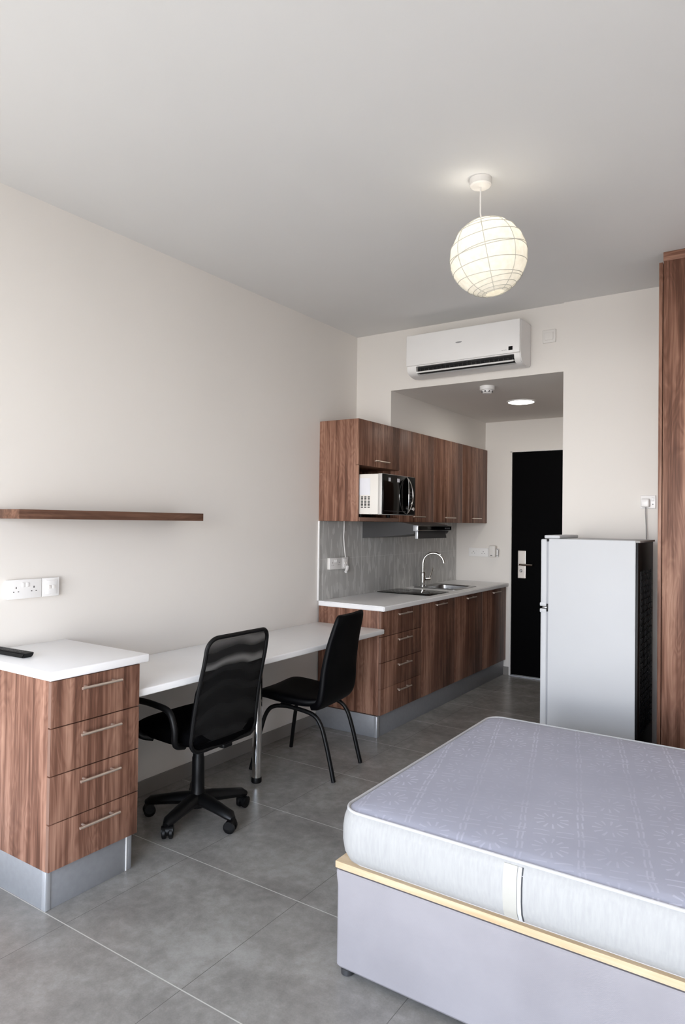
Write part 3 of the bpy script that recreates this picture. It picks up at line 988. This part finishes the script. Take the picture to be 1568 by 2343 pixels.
# passage ceiling fittings
T = Thing('smoke_detector', 'white round smoke detector on the passage ceiling', 'detector', (1.011, 4.70, HB - 0.05))
T.part('base', lathe(new(), [(0.050, HB - 0.030), (0.054, HB - 0.026), (0.055, HB - 0.0005)], 32, (1.011, 4.70, 0)), M_white_gloss)
T.part('dome', lathe(new(), [(0.010, HB - 0.056), (0.030, HB - 0.052), (0.041, HB - 0.040), (0.042, HB - 0.0305)], 32, (1.011, 4.70, 0)), M_white_gloss)
bm = new()
for k in range(8):
    a = k / 8 * 2 * pi
    box(bm, (1.011 + 0.036 * cos(a) - 0.006, 4.70 + 0.036 * sin(a) - 0.006, HB - 0.046), (1.011 + 0.036 * cos(a) + 0.006, 4.70 + 0.036 * sin(a) + 0.006, HB - 0.036))
T.part('vent', bm, M_grey_dark)
T = Thing('downlight', 'lit round recessed downlight in the passage ceiling', 'light', (1.02, 5.42, HB - 0.01))
T.part('trim_ring', lathe(new(), [(0.100, HB - 0.004), (0.106, HB - 0.010), (0.116, HB - 0.006), (0.118, HB - 0.0005), (0.100, HB - 0.0005)], 40, (1.02, 5.42, 0), False), M_white_gloss)
T.part('lens', lathe(new(), [(0.099, HB - 0.009), (0.1, HB - 0.004)], 40, (1.02, 5.42, 0)), M_led)

# ------------------------------------------------------------------ paper pendant lamp
LCX, LCY = 1.786, 2.668
GC = Vector((LCX + 0.030, LCY + 0.020, 2.612))
T = Thing('pendant_lamp', 'lit round white paper lantern hanging from the ceiling on a cord', 'lamp', (LCX, LCY, 2.45))
T.part('ceiling_rose', lathe(new(), [(0.010, H - 0.034), (0.040, H - 0.033), (0.046, H - 0.028), (0.047, H - 0.0005)], 36, (LCX, LCY, 0)), M_white_matt)
tilt = Matrix.Rotation(radians(11), 3, Vector((-sin(YAW), cos(YAW), 0)))   # foot swings to the right
up = tilt.inverted() @ Vector((0, 0, 1))
if up.dot(r) > 0:
    up = tilt @ Vector((0, 0, 1)); rotm = tilt
else:
    rotm = tilt.inverted()
RG = 0.163
topc = GC + up * (RG * 0.93)
T.part('cord', tube(new(), [(LCX, LCY, H - 0.033), (LCX, LCY, 2.86), Vector((LCX, LCY, 2.80)), topc + up * 0.012, topc - up * 0.06], 0.0032, 10), M_cord)
rnd = random.Random(11)
NS, NR = 40, 36
tops, bots = radians(12), radians(166)
bm = new()
rows = []
ribs_th = [14, 22, 38, 47, 66, 84, 92, 108, 124, 136, 146, 154, 160]
rib_tilt = [(rnd.uniform(-7, 7), rnd.uniform(0, 2 * pi)) if q < 146 else (rnd.uniform(-1.5, 1.5), rnd.uniform(0, 2 * pi)) for q in ribs_th]
for i in range(NR + 1):
    th = tops + (bots - tops) * i / NR
    row = []
    for k in range(NS):
        ph = 2 * pi * k / NS
        dmin = min(abs(math.degrees(th) - (q + tl * cos(ph - p0))) for q, (tl, p0) in zip(ribs_th, rib_tilt))
        rr = RG * (1.0 - 0.022 * min(dmin, 8) / 8) * (1 - 0.010 * abs(((ph * 5 / pi) % 1) - 0.5))
        row.append(bm.verts.new(GC + rotm @ Vector((rr * sin(th) * cos(ph), rr * sin(th) * sin(ph), rr * cos(th)))))
    rows.append(row)
for a, b in zip(rows, rows[1:]):
    for k in range(NS):
        bm.faces.new((a[k], b[k], b[(k + 1) % NS], a[(k + 1) % NS]))
bmesh.ops.recalc_face_normals(bm, faces=bm.faces)
sh = T.part('paper_shade', bm, M_lantern, angle=60)
for q, (tl, p0) in zip(ribs_th, rib_tilt):
    pts = []
    for k in range(60):
        ph = 2 * pi * k / 60
        th = radians(q + tl * cos(ph - p0))
        pts.append(GC + rotm @ Vector((RG * 1.002 * sin(th) * cos(ph), RG * 1.002 * sin(th) * sin(ph), RG * 1.002 * cos(th))))
    T.part('wire_ring', loop_tube(new(), pts, 0.0014, 6), M_rib, sh)
for k in range(8):
    ph = 2 * pi * k / 8 + 0.3
    pts = [GC + rotm @ Vector((RG * 0.999 * sin(t_) * cos(ph), RG * 0.999 * sin(t_) * sin(ph), RG * 0.999 * cos(t_))) for t_ in [radians(14 + 150 * j / 24) for j in range(25)]]
    T.part('seam', tube(new(), pts, 0.0013, 6), M_rib, sh)
T.part('bulb', lathe(new(), [(0.006, -0.038), (0.022, -0.03), (0.029, -0.010), (0.028, 0.008), (0.016, 0.03), (0.013, 0.05)], 20, tuple(GC + Vector((0, 0, 0.01)))), M_bulb)
ll = bpy.data.lights.new('bulb_light', 'POINT')
ll.energy = 1.25
ll.color = (1.0, 0.94, 0.84)
ll.shadow_soft_size = 0.03
lo = bpy.data.objects.new('bulb_light', ll)
COL.objects.link(lo)
lo.parent = T.o
lo.location = GC + Vector((0, 0, 0.075)) - Vector((LCX, LCY, 2.45))
dl = bpy.data.lights.new('downlight_light', 'AREA')
dl.shape = 'DISK'; dl.size = 0.18; dl.energy = 3.0; dl.color = (1.0, 0.96, 0.88)
do = bpy.data.objects.new('downlight_light', dl)
COL.objects.link(do)
do.location = (1.02, 5.42, HB - 0.012)

# ------------------------------------------------------------------ fridge
T = Thing('fridge', 'white two-door fridge freezer seen from the side, by the black entrance door', 'fridge', (1.96, 4.03, 0))
fy0, fy1, fz = 3.80, 4.255, 1.397
T.part('cabinet', B((1.744, fy0, 0.03), (2.206, fy1, fz), 0.005, 3), M_fridge)
for nm, z0_, z1_ in (('freezer_door', 1.013, fz - 0.003), ('fridge_door', 0.045, 1.000)):
    bm = B((1.702, fy0 + 0.001, z0_), (1.737, fy1 - 0.001, z1_), 0.007, 3)
    dd = T.part(nm, bm, M_fridge)
    zc = z0_ if nm == 'freezer_door' else z1_
    T.part('door_lip', B((1.698, fy0 - 0.001, zc - 0.0), (1.736, fy1, zc + (0.022 if nm == 'freezer_door' else -0.022)), 0.005, 2), M_fridge, dd)
    T.part('gasket', B((1.7365, fy0 + 0.006, z0_ + 0.008), (1.7445, fy1 - 0.006, z1_ - 0.008)), M_gasket, dd)
T.part('hinge', B((1.712, fy0 + 0.002, 1.001), (1.748, fy0 + 0.03, 1.012), 0.002), M_steel, label='steel middle hinge')
T.part('hinge_cover', B((1.737, fy0 - 0.0015, 0.985), (1.746, fy0 + 0.01, 1.028), 0.002), M_black_plastic)
T.part('hinge_cover', B((1.735, fy0 - 0.001, fz - 0.016), (1.750, fy0 + 0.02, fz - 0.002), 0.002), M_black_plastic)
T.part('top_cap', B((1.712, fy0 + 0.03, fz), (1.80, fy1 - 0.03, fz + 0.019), 0.006, 3), M_fridge)
bk = T.part('back_panel', B((2.206, fy0 + 0.004, 0.10), (2.218, fy1 - 0.004, fz - 0.012), 0.001), M_black_plastic, label='black back panel')
T.part('rear_rim', B((2.2, fy0 + 0.002, fz - 0.012), (2.228, fy1, fz - 0.001), 0.003), mat('grey_plastic_rim', srgb(150, 147, 144), 0.5))
bm = new()
for k in range(26):
    box(bm, (2.2205, fy0 + 0.05, 0.36 + k * 0.034), (2.2235, fy1 - 0.05, 0.364 + k * 0.034))
for k in range(9):
    box(bm, (2.218, fy0 + 0.06 + k * 0.04, 0.35), (2.2205, fy0 + 0.063 + k * 0.04, 1.23))
T.part('condenser_grid', bm, M_black_tube, bk)
T.part('compressor', lathe(new(), [(0.03, 0.05), (0.06, 0.07), (0.065, 0.14), (0.055, 0.19), (0.02, 0.21)], 24, (2.2245, 4.03, 0)), M_black_plastic, bk)
for x in (1.78, 2.17):
    for y in (fy0 + 0.05, fy1 - 0.05):
        T.part('foot', lathe(new(), [(0.018, 0), (0.018, 0.031)], 16, (x, y, 0)), M_black_plastic)

# fridge socket, plug and cord on the pier
YP = YF - 0.0125
T = Thing('wall_socket', 'white single socket on the wall above the fridge, by the wardrobe', 'socket', (2.153, YP, 1.582), group='white wall sockets')
p_ = T.part('faceplate', B((2.110, YP - 0.012, 1.582), (2.197, YP - 0.0005, 1.664), 0.004, 3), M_white_gloss)
T.part('rocker_switch', B((2.174, YP - 0.016, 1.628), (2.188, YP - 0.0115, 1.652), 0.002), M_white_gloss, p_)
T.part('pin_hole', B((2.178, YP - 0.0124, 1.605), (2.184, YP - 0.0115, 1.612)), M_grey_dark, p_)
T = Thing('fridge_plug', 'white plug with its cord in the single socket above the fridge', 'plug', (2.14, YP - 0.03, 1.3))
T.part('plug_body', B((2.117, YP - 0.048, 1.590), (2.166, YP - 0.0125, 1.643), 0.009, 3), M_white_gloss)
T.part('cable', tube(new(), [(2.143, YP - 0.03, 1.593), (2.143, YP - 0.028, 1.55), (2.146, YP - 0.024, 1.48), (2.149, YP - 0.03, 1.38), (2.15, YP - 0.06, 1.0), (2.13, YP - 0.1, 0.6), (2.10, fy1 + 0.004, 0.42)], 0.0034, 10), M_grey_cord)

# ------------------------------------------------------------------ wardrobe
T = Thing('wardrobe', 'tall walnut wardrobe reaching the ceiling behind the bed, right of the fridge', 'wardrobe', (2.6, 4.2, 0))
bm = new()
box(bm, (2.3155, 3.920, 0.0), (2.928, 3.938, 2.897), 0.001)
box(bm, (2.3155, 4.456, 0.0), (2.928, 4.4745, 2.897)); box(bm, (2.91, 3.938, 0), (2.928, 4.456, 2.897)); box(bm, (2.3155, 3.938, 2.879), (2.91, 4.456, 2.897))
box(bm, (2.3155, 3.938, 0.07), (2.91, 4.456, 0.088))
T.part('carcass', bm, M_wood)
T.part('fascia', B((2.3145, 3.919, 2.8975), (2.928, 4.4745, 2.9465), 0.001), M_wood_h, label='horizontal top fascia')
for a, b in ((3.9205, 4.1965), (4.1985, 4.4735)):
    d = T.part('door', B((2.2935, a, 0.075), (2.3115, b, 2.894), 0.001), M_wood)
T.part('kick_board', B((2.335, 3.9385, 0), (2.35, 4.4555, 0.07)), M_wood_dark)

# ------------------------------------------------------------------ divan bed base and mattress
BX0, BX1, BY0, BY1 = 1.657, 3.585, 1.813, 3.135
T = Thing('divan_bed', 'pale lilac fabric divan bed base with a pine top edge', 'bed', (2.62, 2.47, 0))


def ring_solid(bm, levels, cap=True):
    rings = [[bm.verts.new((p[0], p[1], z)) for p in pr] for pr, z in levels]
    n = len(rings[0])
    for a, b in zip(rings, rings[1:]):
        for k in range(n):
            bm.faces.new((a[k], a[(k + 1) % n], b[(k + 1) % n], b[k]))
    if cap:
        bm.faces.new(rings[0][::-1]); bm.faces.new(rings[-1])
    bmesh.ops.recalc_face_normals(bm, faces=bm.faces)
    return rings


def rr(ins, rad):
    return rounded_rect(BX0 + ins, BX1 - ins, BY0 + ins, BY1 - ins, rad)


bm = new()
ring_solid(bm, [(rr(0.010, 0.012), 0.026), (rr(0.004, 0.014), 0.034), (rr(0.004, 0.014), 0.29), (rr(0.001, 0.016), 0.315), (rr(0.0, 0.016), 0.336), (rr(0.004, 0.014), 0.3415), (rr(0.02, 0.01), 0.342)])
T.part('upholstered_base', bm, M_divan)
T.part('top_board', B((BX0 + 0.001, BY0 + 0.001, 0.3465), (BX1 - 0.001, BY1 - 0.001, 0.3685), 0.002), M_pine, label='pale pine top edge')
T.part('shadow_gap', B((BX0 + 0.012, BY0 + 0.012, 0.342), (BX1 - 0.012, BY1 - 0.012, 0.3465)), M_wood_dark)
for x in (BX0 + 0.035, BX1 - 0.05):
    for y in (BY0 + 0.03, BY1 - 0.05):
        c_ = T.part('caster', lathe(new(), [(0.016, 0), (0.021, 0.004), (0.021, 0.020), (0.012, 0.027)], 18, (x, y, 0)), M_grey_dark)

T = Thing('mattress', 'white and grey quilted double mattress lying on the divan base', 'mattress', (2.62, 2.46, 0.369))
MX0, MX1, MY0, MY1 = 1.666, 3.58, 1.787, 3.13


def mr_(ins, rad):
    return rounded_rect(MX0 + ins, MX1 - ins, MY0 + ins, MY1 - ins, max(rad - ins, 0.02), 10)


bm = new()
lv_ = [(0.058, 0.3688), (0.040, 0.3725), (0.020, 0.385), (0.006, 0.41), (0.0, 0.445), (0.0, 0.485), (0.004, 0.515), (0.012, 0.538), (0.020, 0.5445)]
ring_solid(bm, [(mr_(a, 0.085), z) for a, z in lv_])
T.part('border', bm, M_border, label='white quilted border')
bm = new()
ring_solid(bm, [(mr_(0.024, 0.085), 0.540), (mr_(0.024, 0.085), 0.5445), (mr_(0.036, 0.085), 0.549), (mr_(0.07, 0.085), 0.5535), (mr_(0.16, 0.17), 0.557), (mr_(0.3, 0.32), 0.559)])
T.part('quilted_top', bm, M_ticking, label='grey quilted top', angle=60)
for ins, z in ((0.017, 0.5455), (0.044, 0.3735)):
    T.part('piping', loop_tube(new(), [(p[0], p[1], z) for p in mr_(ins, 0.085)], 0.0048, 8), M_piping, label='white piping')


def side_y(z):
    for (a, za), (b, zb) in zip(lv_, lv_[1:]):
        if za <= z <= zb:
            return MY0 + a + (b - a) * (z - za) / (zb - za)
    return MY0


def strip(x0_, x1_, out):
    bm = new()
    zz = [0.385 + k * (0.536 - 0.385) / 12 for k in range(13)]
    pr = [(side_y(z) - out, z) for z in zz] + [(side_y(z) + 0.006, z) for z in reversed(zz)]
    extrude_profile(bm, pr, 'x', x0_, x1_)
    return bm


T.part('label_strip', strip(2.236, 2.275, 0.0022), mat('cream_tape', srgb(172, 170, 163), 0.6), label='cream vertical tape')
T.part('side_seam', strip(2.288, 2.2915, 0.0005), mat('dark_seam_thread', srgb(52, 54, 58), 0.7))
T.part('label_strip', strip(2.278, 2.288, 0.003), M_piping)


# ------------------------------------------------------------------ chairs
def section_sweep(bm, path, hw, ht, n=20, power=4.0, sag=None):
    """sweep a rounded section along a path of (x,z); hw half width along Y, ht half thickness"""
    m = len(path)
    rings = []
    for i in range(m):
        a = Vector(path[max(i - 1, 0)]); b = Vector(path[min(i + 1, m - 1)])
        d = (b - a).normalized(); nn = Vector((-d.y, d.x))
        ring_ = []
        for k in range(n):
            t = 2 * pi * k / n
            c, s = cos(t), sin(t)
            yy = hw[i] * math.copysign(abs(c) ** (2 / power), c)
            tt = ht[i] * math.copysign(abs(s) ** (2 / power), s)
            if sag:
                tt += sag[i] * (yy / max(hw[i], 1e-4)) ** 2
            ring_.append(bm.verts.new((path[i][0] + nn.x * tt, yy, path[i][1] + nn.y * tt)))
        rings.append(ring_)
    for a, b in zip(rings, rings[1:]):
        for k in range(n):
            bm.faces.new((a[k], a[(k + 1) % n], b[(k + 1) % n], b[k]))
    bm.faces.new(rings[0][::-1]); bm.faces.new(rings[-1])
    bmesh.ops.recalc_face_normals(bm, faces=bm.faces)
    return bm


def spline(pts, n=6):
    """Catmull-Rom through points of any dimension"""
    P = [tuple(p) for p in pts]
    P = [P[0]] + P + [P[-1]]
    o = []
    for i in range(1, len(P) - 2):
        for k in range(n):
            t = k / n
            o.append(tuple(0.5 * ((2 * b) + (-a + c) * t + (2 * a - 5 * b + 4 * c - d) * t * t + (-a + 3 * b - 3 * c + d) * t ** 3)
                           for a, b, c, d in zip(P[i - 1], P[i], P[i + 1], P[i + 2])))
    o.append(P[-1])
    return o


# black upholstered side chair (faces the desk; local +X is forward)
T = Thing('side_chair', 'black upholstered side chair on four tube legs at the kitchen end of the desk', 'chair', (0.453, 3.295, 0), pi + 0.126, local=True)
back = spline([(-0.110, 0.405, 0.188, 0.024), (-0.165, 0.427, 0.212, 0.028), (-0.192, 0.50, 0.217, 0.027), (-0.209, 0.63, 0.209, 0.024),
               (-0.241, 0.78, 0.192, 0.021), (-0.275, 0.905, 0.172, 0.018), (-0.283, 0.938, 0.158, 0.010)], 6)
T.part('backrest', section_sweep(new(), [(p[0], p[1]) for p in back], [p[2] for p in back], [p[3] for p in back], 28, 5.0,
                                 [-0.012 * min(1, max(0, (p[1] - 0.45) / 0.3)) for p in back]), M_black_leather, angle=50)
seat = spline([(-0.150, 0.428, 0.185, 0.022), (-0.08, 0.420, 0.205, 0.030), (0.06, 0.428, 0.218, 0.034), (0.19, 0.440, 0.215, 0.032), (0.245, 0.432, 0.205, 0.026), (0.262, 0.42, 0.19, 0.012)], 5)
T.part('seat', section_sweep(new(), [(p[0], p[1]) for p in seat], [p[2] for p in seat], [p[3] for p in seat], 28, 4.0,
                             [0.012] * len(seat)), M_black_leather, angle=50)
for s in (-1, 1):
    T.part('leg', tube(new(), spline([(0.10, s * 0.165, 0.391), (-0.04, s * 0.168, 0.378), (-0.125, s * 0.170, 0.358), (-0.172, s * 0.172, 0.31), (-0.205, s * 0.174, 0.22), (-0.238, s * 0.176, 0.10), (-0.263, s * 0.179, 0.002)], 5), 0.0125, 12), M_black_tube)
    T.part('leg', tube(new(), spline([(0.05, s * 0.16, 0.386), (0.14, s * 0.172, 0.378), (0.185, s * 0.185, 0.34), (0.215, s * 0.2, 0.24), (0.263, s * 0.232, 0.002)], 5), 0.0125, 12), M_black_tube)
T.part('cross_bar', tube(new(), [(0.07, -0.165, 0.388), (0.07, 0.165, 0.388)], 0.010, 10), M_black_tube)

# black mesh-back office chair
T = Thing('office_chair', 'black mesh-back swivel office chair pushed up to the desk by the drawer cabinet', 'chair', (0.44, 2.388, 0), pi, local=True)
T.part('gas_column', lathe(new(), [(0.034, 0.055), (0.038, 0.075), (0.038, 0.125), (0.032, 0.14), (0.031, 0.20), (0.030, 0.30), (0.027, 0.305), (0.026, 0.40)], 24), M_black_plastic)
bm = new()
box(bm, (-0.10, -0.07, 0.385), (0.10, 0.07, 0.418), 0.008)
box(bm, (-0.20, -0.03, 0.385), (-0.08, 0.03, 0.405), 0.004)
T.part('tilt_mechanism', bm, M_black_plastic)
for k in range(5):
    a = pi - 0.10 + 2 * pi * k / 5
    d = Vector((cos(a), sin(a), 0))
    path = [d * 0.02 + Vector((0, 0, 0.098)), d * 0.08 + Vector((0, 0, 0.096)), d * 0.17 + Vector((0, 0, 0.086)), d * 0.235 + Vector((0, 0, 0.078)), d * 0.262 + Vector((0, 0, 0.068))]
    bm = tube(new(), path, [0.044, 0.040, 0.034, 0.031, 0.016], 12, flat=0.72)
    bl = T.part('base_leg', bm, M_black_plastic)
    bm = new()
    c = d * 0.245
    n_ = Vector((-sin(a + 0.5), cos(a + 0.5), 0))
    for s in (-1, 1):
        tube(bm, [c + n_ * s * 0.006 + Vector((0, 0, 0.029)), c + n_ * s * 0.010 + Vector((0, 0, 0.029)), c + n_ * s * 0.022 + Vector((0, 0, 0.029)), c + n_ * s * 0.026 + Vector((0, 0, 0.029))], [0.025, 0.0287, 0.0287, 0.022], 20)
    tube(bm, [c + Vector((0, 0, 0.03)), c + Vector((0, 0, 0.075))], 0.008, 10)
    tube(bm, [c - n_ * 0.027 + Vector((0, 0, 0.036)), c + n_ * 0.027 + Vector((0, 0, 0.040))], 0.023, 16)
    T.part('caster', bm, M_black_plastic, bl)
seat = spline([(-0.190, 0.466, 0.19, 0.022), (-0.16, 0.464, 0.215, 0.046), (-0.05, 0.462, 0.232, 0.052), (0.10, 0.466, 0.232, 0.052), (0.195, 0.456, 0.22, 0.046), (0.228, 0.440, 0.195, 0.022)], 5)
T.part('seat', section_sweep(new(), [(p[0], p[1]) for p in seat], [p[2] for p in seat], [p[3] for p in seat], 32, 4.0), M_black_fabric, angle=60)


def back_x(y, z, hw=0.215):
    t = (z - 0.405) / 0.515
    return -0.194 - 0.088 * t + 0.018 * sin(pi * min(1, t * 1.25)) * 0.6 + 0.022 * (y / hw) ** 2


def half_w(z, z0_, z1_, hw0, hw1, rad):
    t = (z - z0_) / (z1_ - z0_)
    w = hw0 + (hw1 - hw0) * t
    for dz in (z - z0_, z1_ - z):
        if dz < rad:
            w -= rad - math.sqrt(max(0, rad * rad - (rad - dz) ** 2))
    return w


def back_panel(z0_, z1_, rad, hwf, off, thick, inset=0.0):
    bm = new()
    nz, ny = 30, 18
    g = []
    for side in (0, 1):
        gg = []
        for i in range(nz + 1):
            s = (1 - cos(pi * i / nz)) / 2
            z = z0_ + (z1_ - z0_) * s
            w = max(half_w(z, z0_, z1_, hwf(z0_), hwf(z1_), rad) - inset, 0.004)
            gg.append([bm.verts.new((back_x(-w + 2 * w * j / ny, z) + off + side * thick, -w + 2 * w * j / ny, z)) for j in range(ny + 1)])
        g.append(gg)
    for side in (0, 1):
        for i in range(nz):
            for j in range(ny):
                q = g[side]
                fcs = (q[i][j], q[i][j + 1], q[i + 1][j + 1], q[i + 1][j])
                bm.faces.new(fcs if side else fcs[::-1])
    a, b = g
    for i in range(nz):
        bm.faces.new((a[i][0], a[i + 1][0], b[i + 1][0], b[i][0])); bm.faces.new((a[i][ny], b[i][ny], b[i + 1][ny], a[i + 1][ny]))
    for j in range(ny):
        bm.faces.new((a[0][j], b[0][j], b[0][j + 1], a[0][j + 1])); bm.faces.new((a[nz][j], a[nz][j + 1], b[nz][j + 1], b[nz][j]))
    bmesh.ops.recalc_face_normals(bm, faces=bm.faces)
    return bm


BW = lambda z: 0.222 - 0.014 * (z - 0.405) / 0.515
T.part('back_mesh', back_panel(0.44, 0.938, 0.05, BW, 0.0, 0.002, 0.006), M_mesh, label='see-through black mesh back')
fpts = []
zz = [0.405 + 0.535 * (1 - cos(pi * i / 40)) / 2 for i in range(41)]
right = [(half_w(z, 0.405, 0.940, BW(0.405), BW(0.940), 0.055), z) for z in zz]
for w, z in right:
    fpts.append((back_x(w, z), w, z))
for w, z in reversed(right):
    fpts.append((back_x(-w, z), -w, z))
T.part('back_frame', loop_tube(new(), [p for i, p in enumerate(fpts) if i == 0 or (Vector(p) - Vector(fpts[i - 1])).length > 1e-4], 0.010, 10), M_black_plastic)
T.part('back_pad', back_panel(0.408, 0.735, 0.05, BW, 0.003, 0.02, 0.004), M_black_fabric, label='padded lower back')
T.part('lumbar_band', back_panel(0.735, 0.785, 0.004, BW, 0.003, 0.008, 0.004), M_black_fabric)
T.part('back_bracket', tube(new(), [(-0.10, 0, 0.392), (-0.15, 0, 0.393), (-0.178, 0, 0.405), (-0.186, 0, 0.44)], [0.018, 0.02, 0.02, 0.014], 12, flat=0.6), M_black_plastic)
for s in (-1, 1):
    T.part('armrest', tube(new(), spline([(-0.11, s * 0.20, 0.425), (-0.12, s * 0.262, 0.45), (-0.125, s * 0.275, 0.53), (-0.09, s * 0.277, 0.597), (0.0, s * 0.277, 0.615), (0.11, s * 0.277, 0.618),
                                   (0.165, s * 0.275, 0.60), (0.165, s * 0.268, 0.53), (0.14, s * 0.255, 0.45), (0.10, s * 0.20, 0.425)], 6), 0.015, 12, flat=1.0), M_black_plastic)
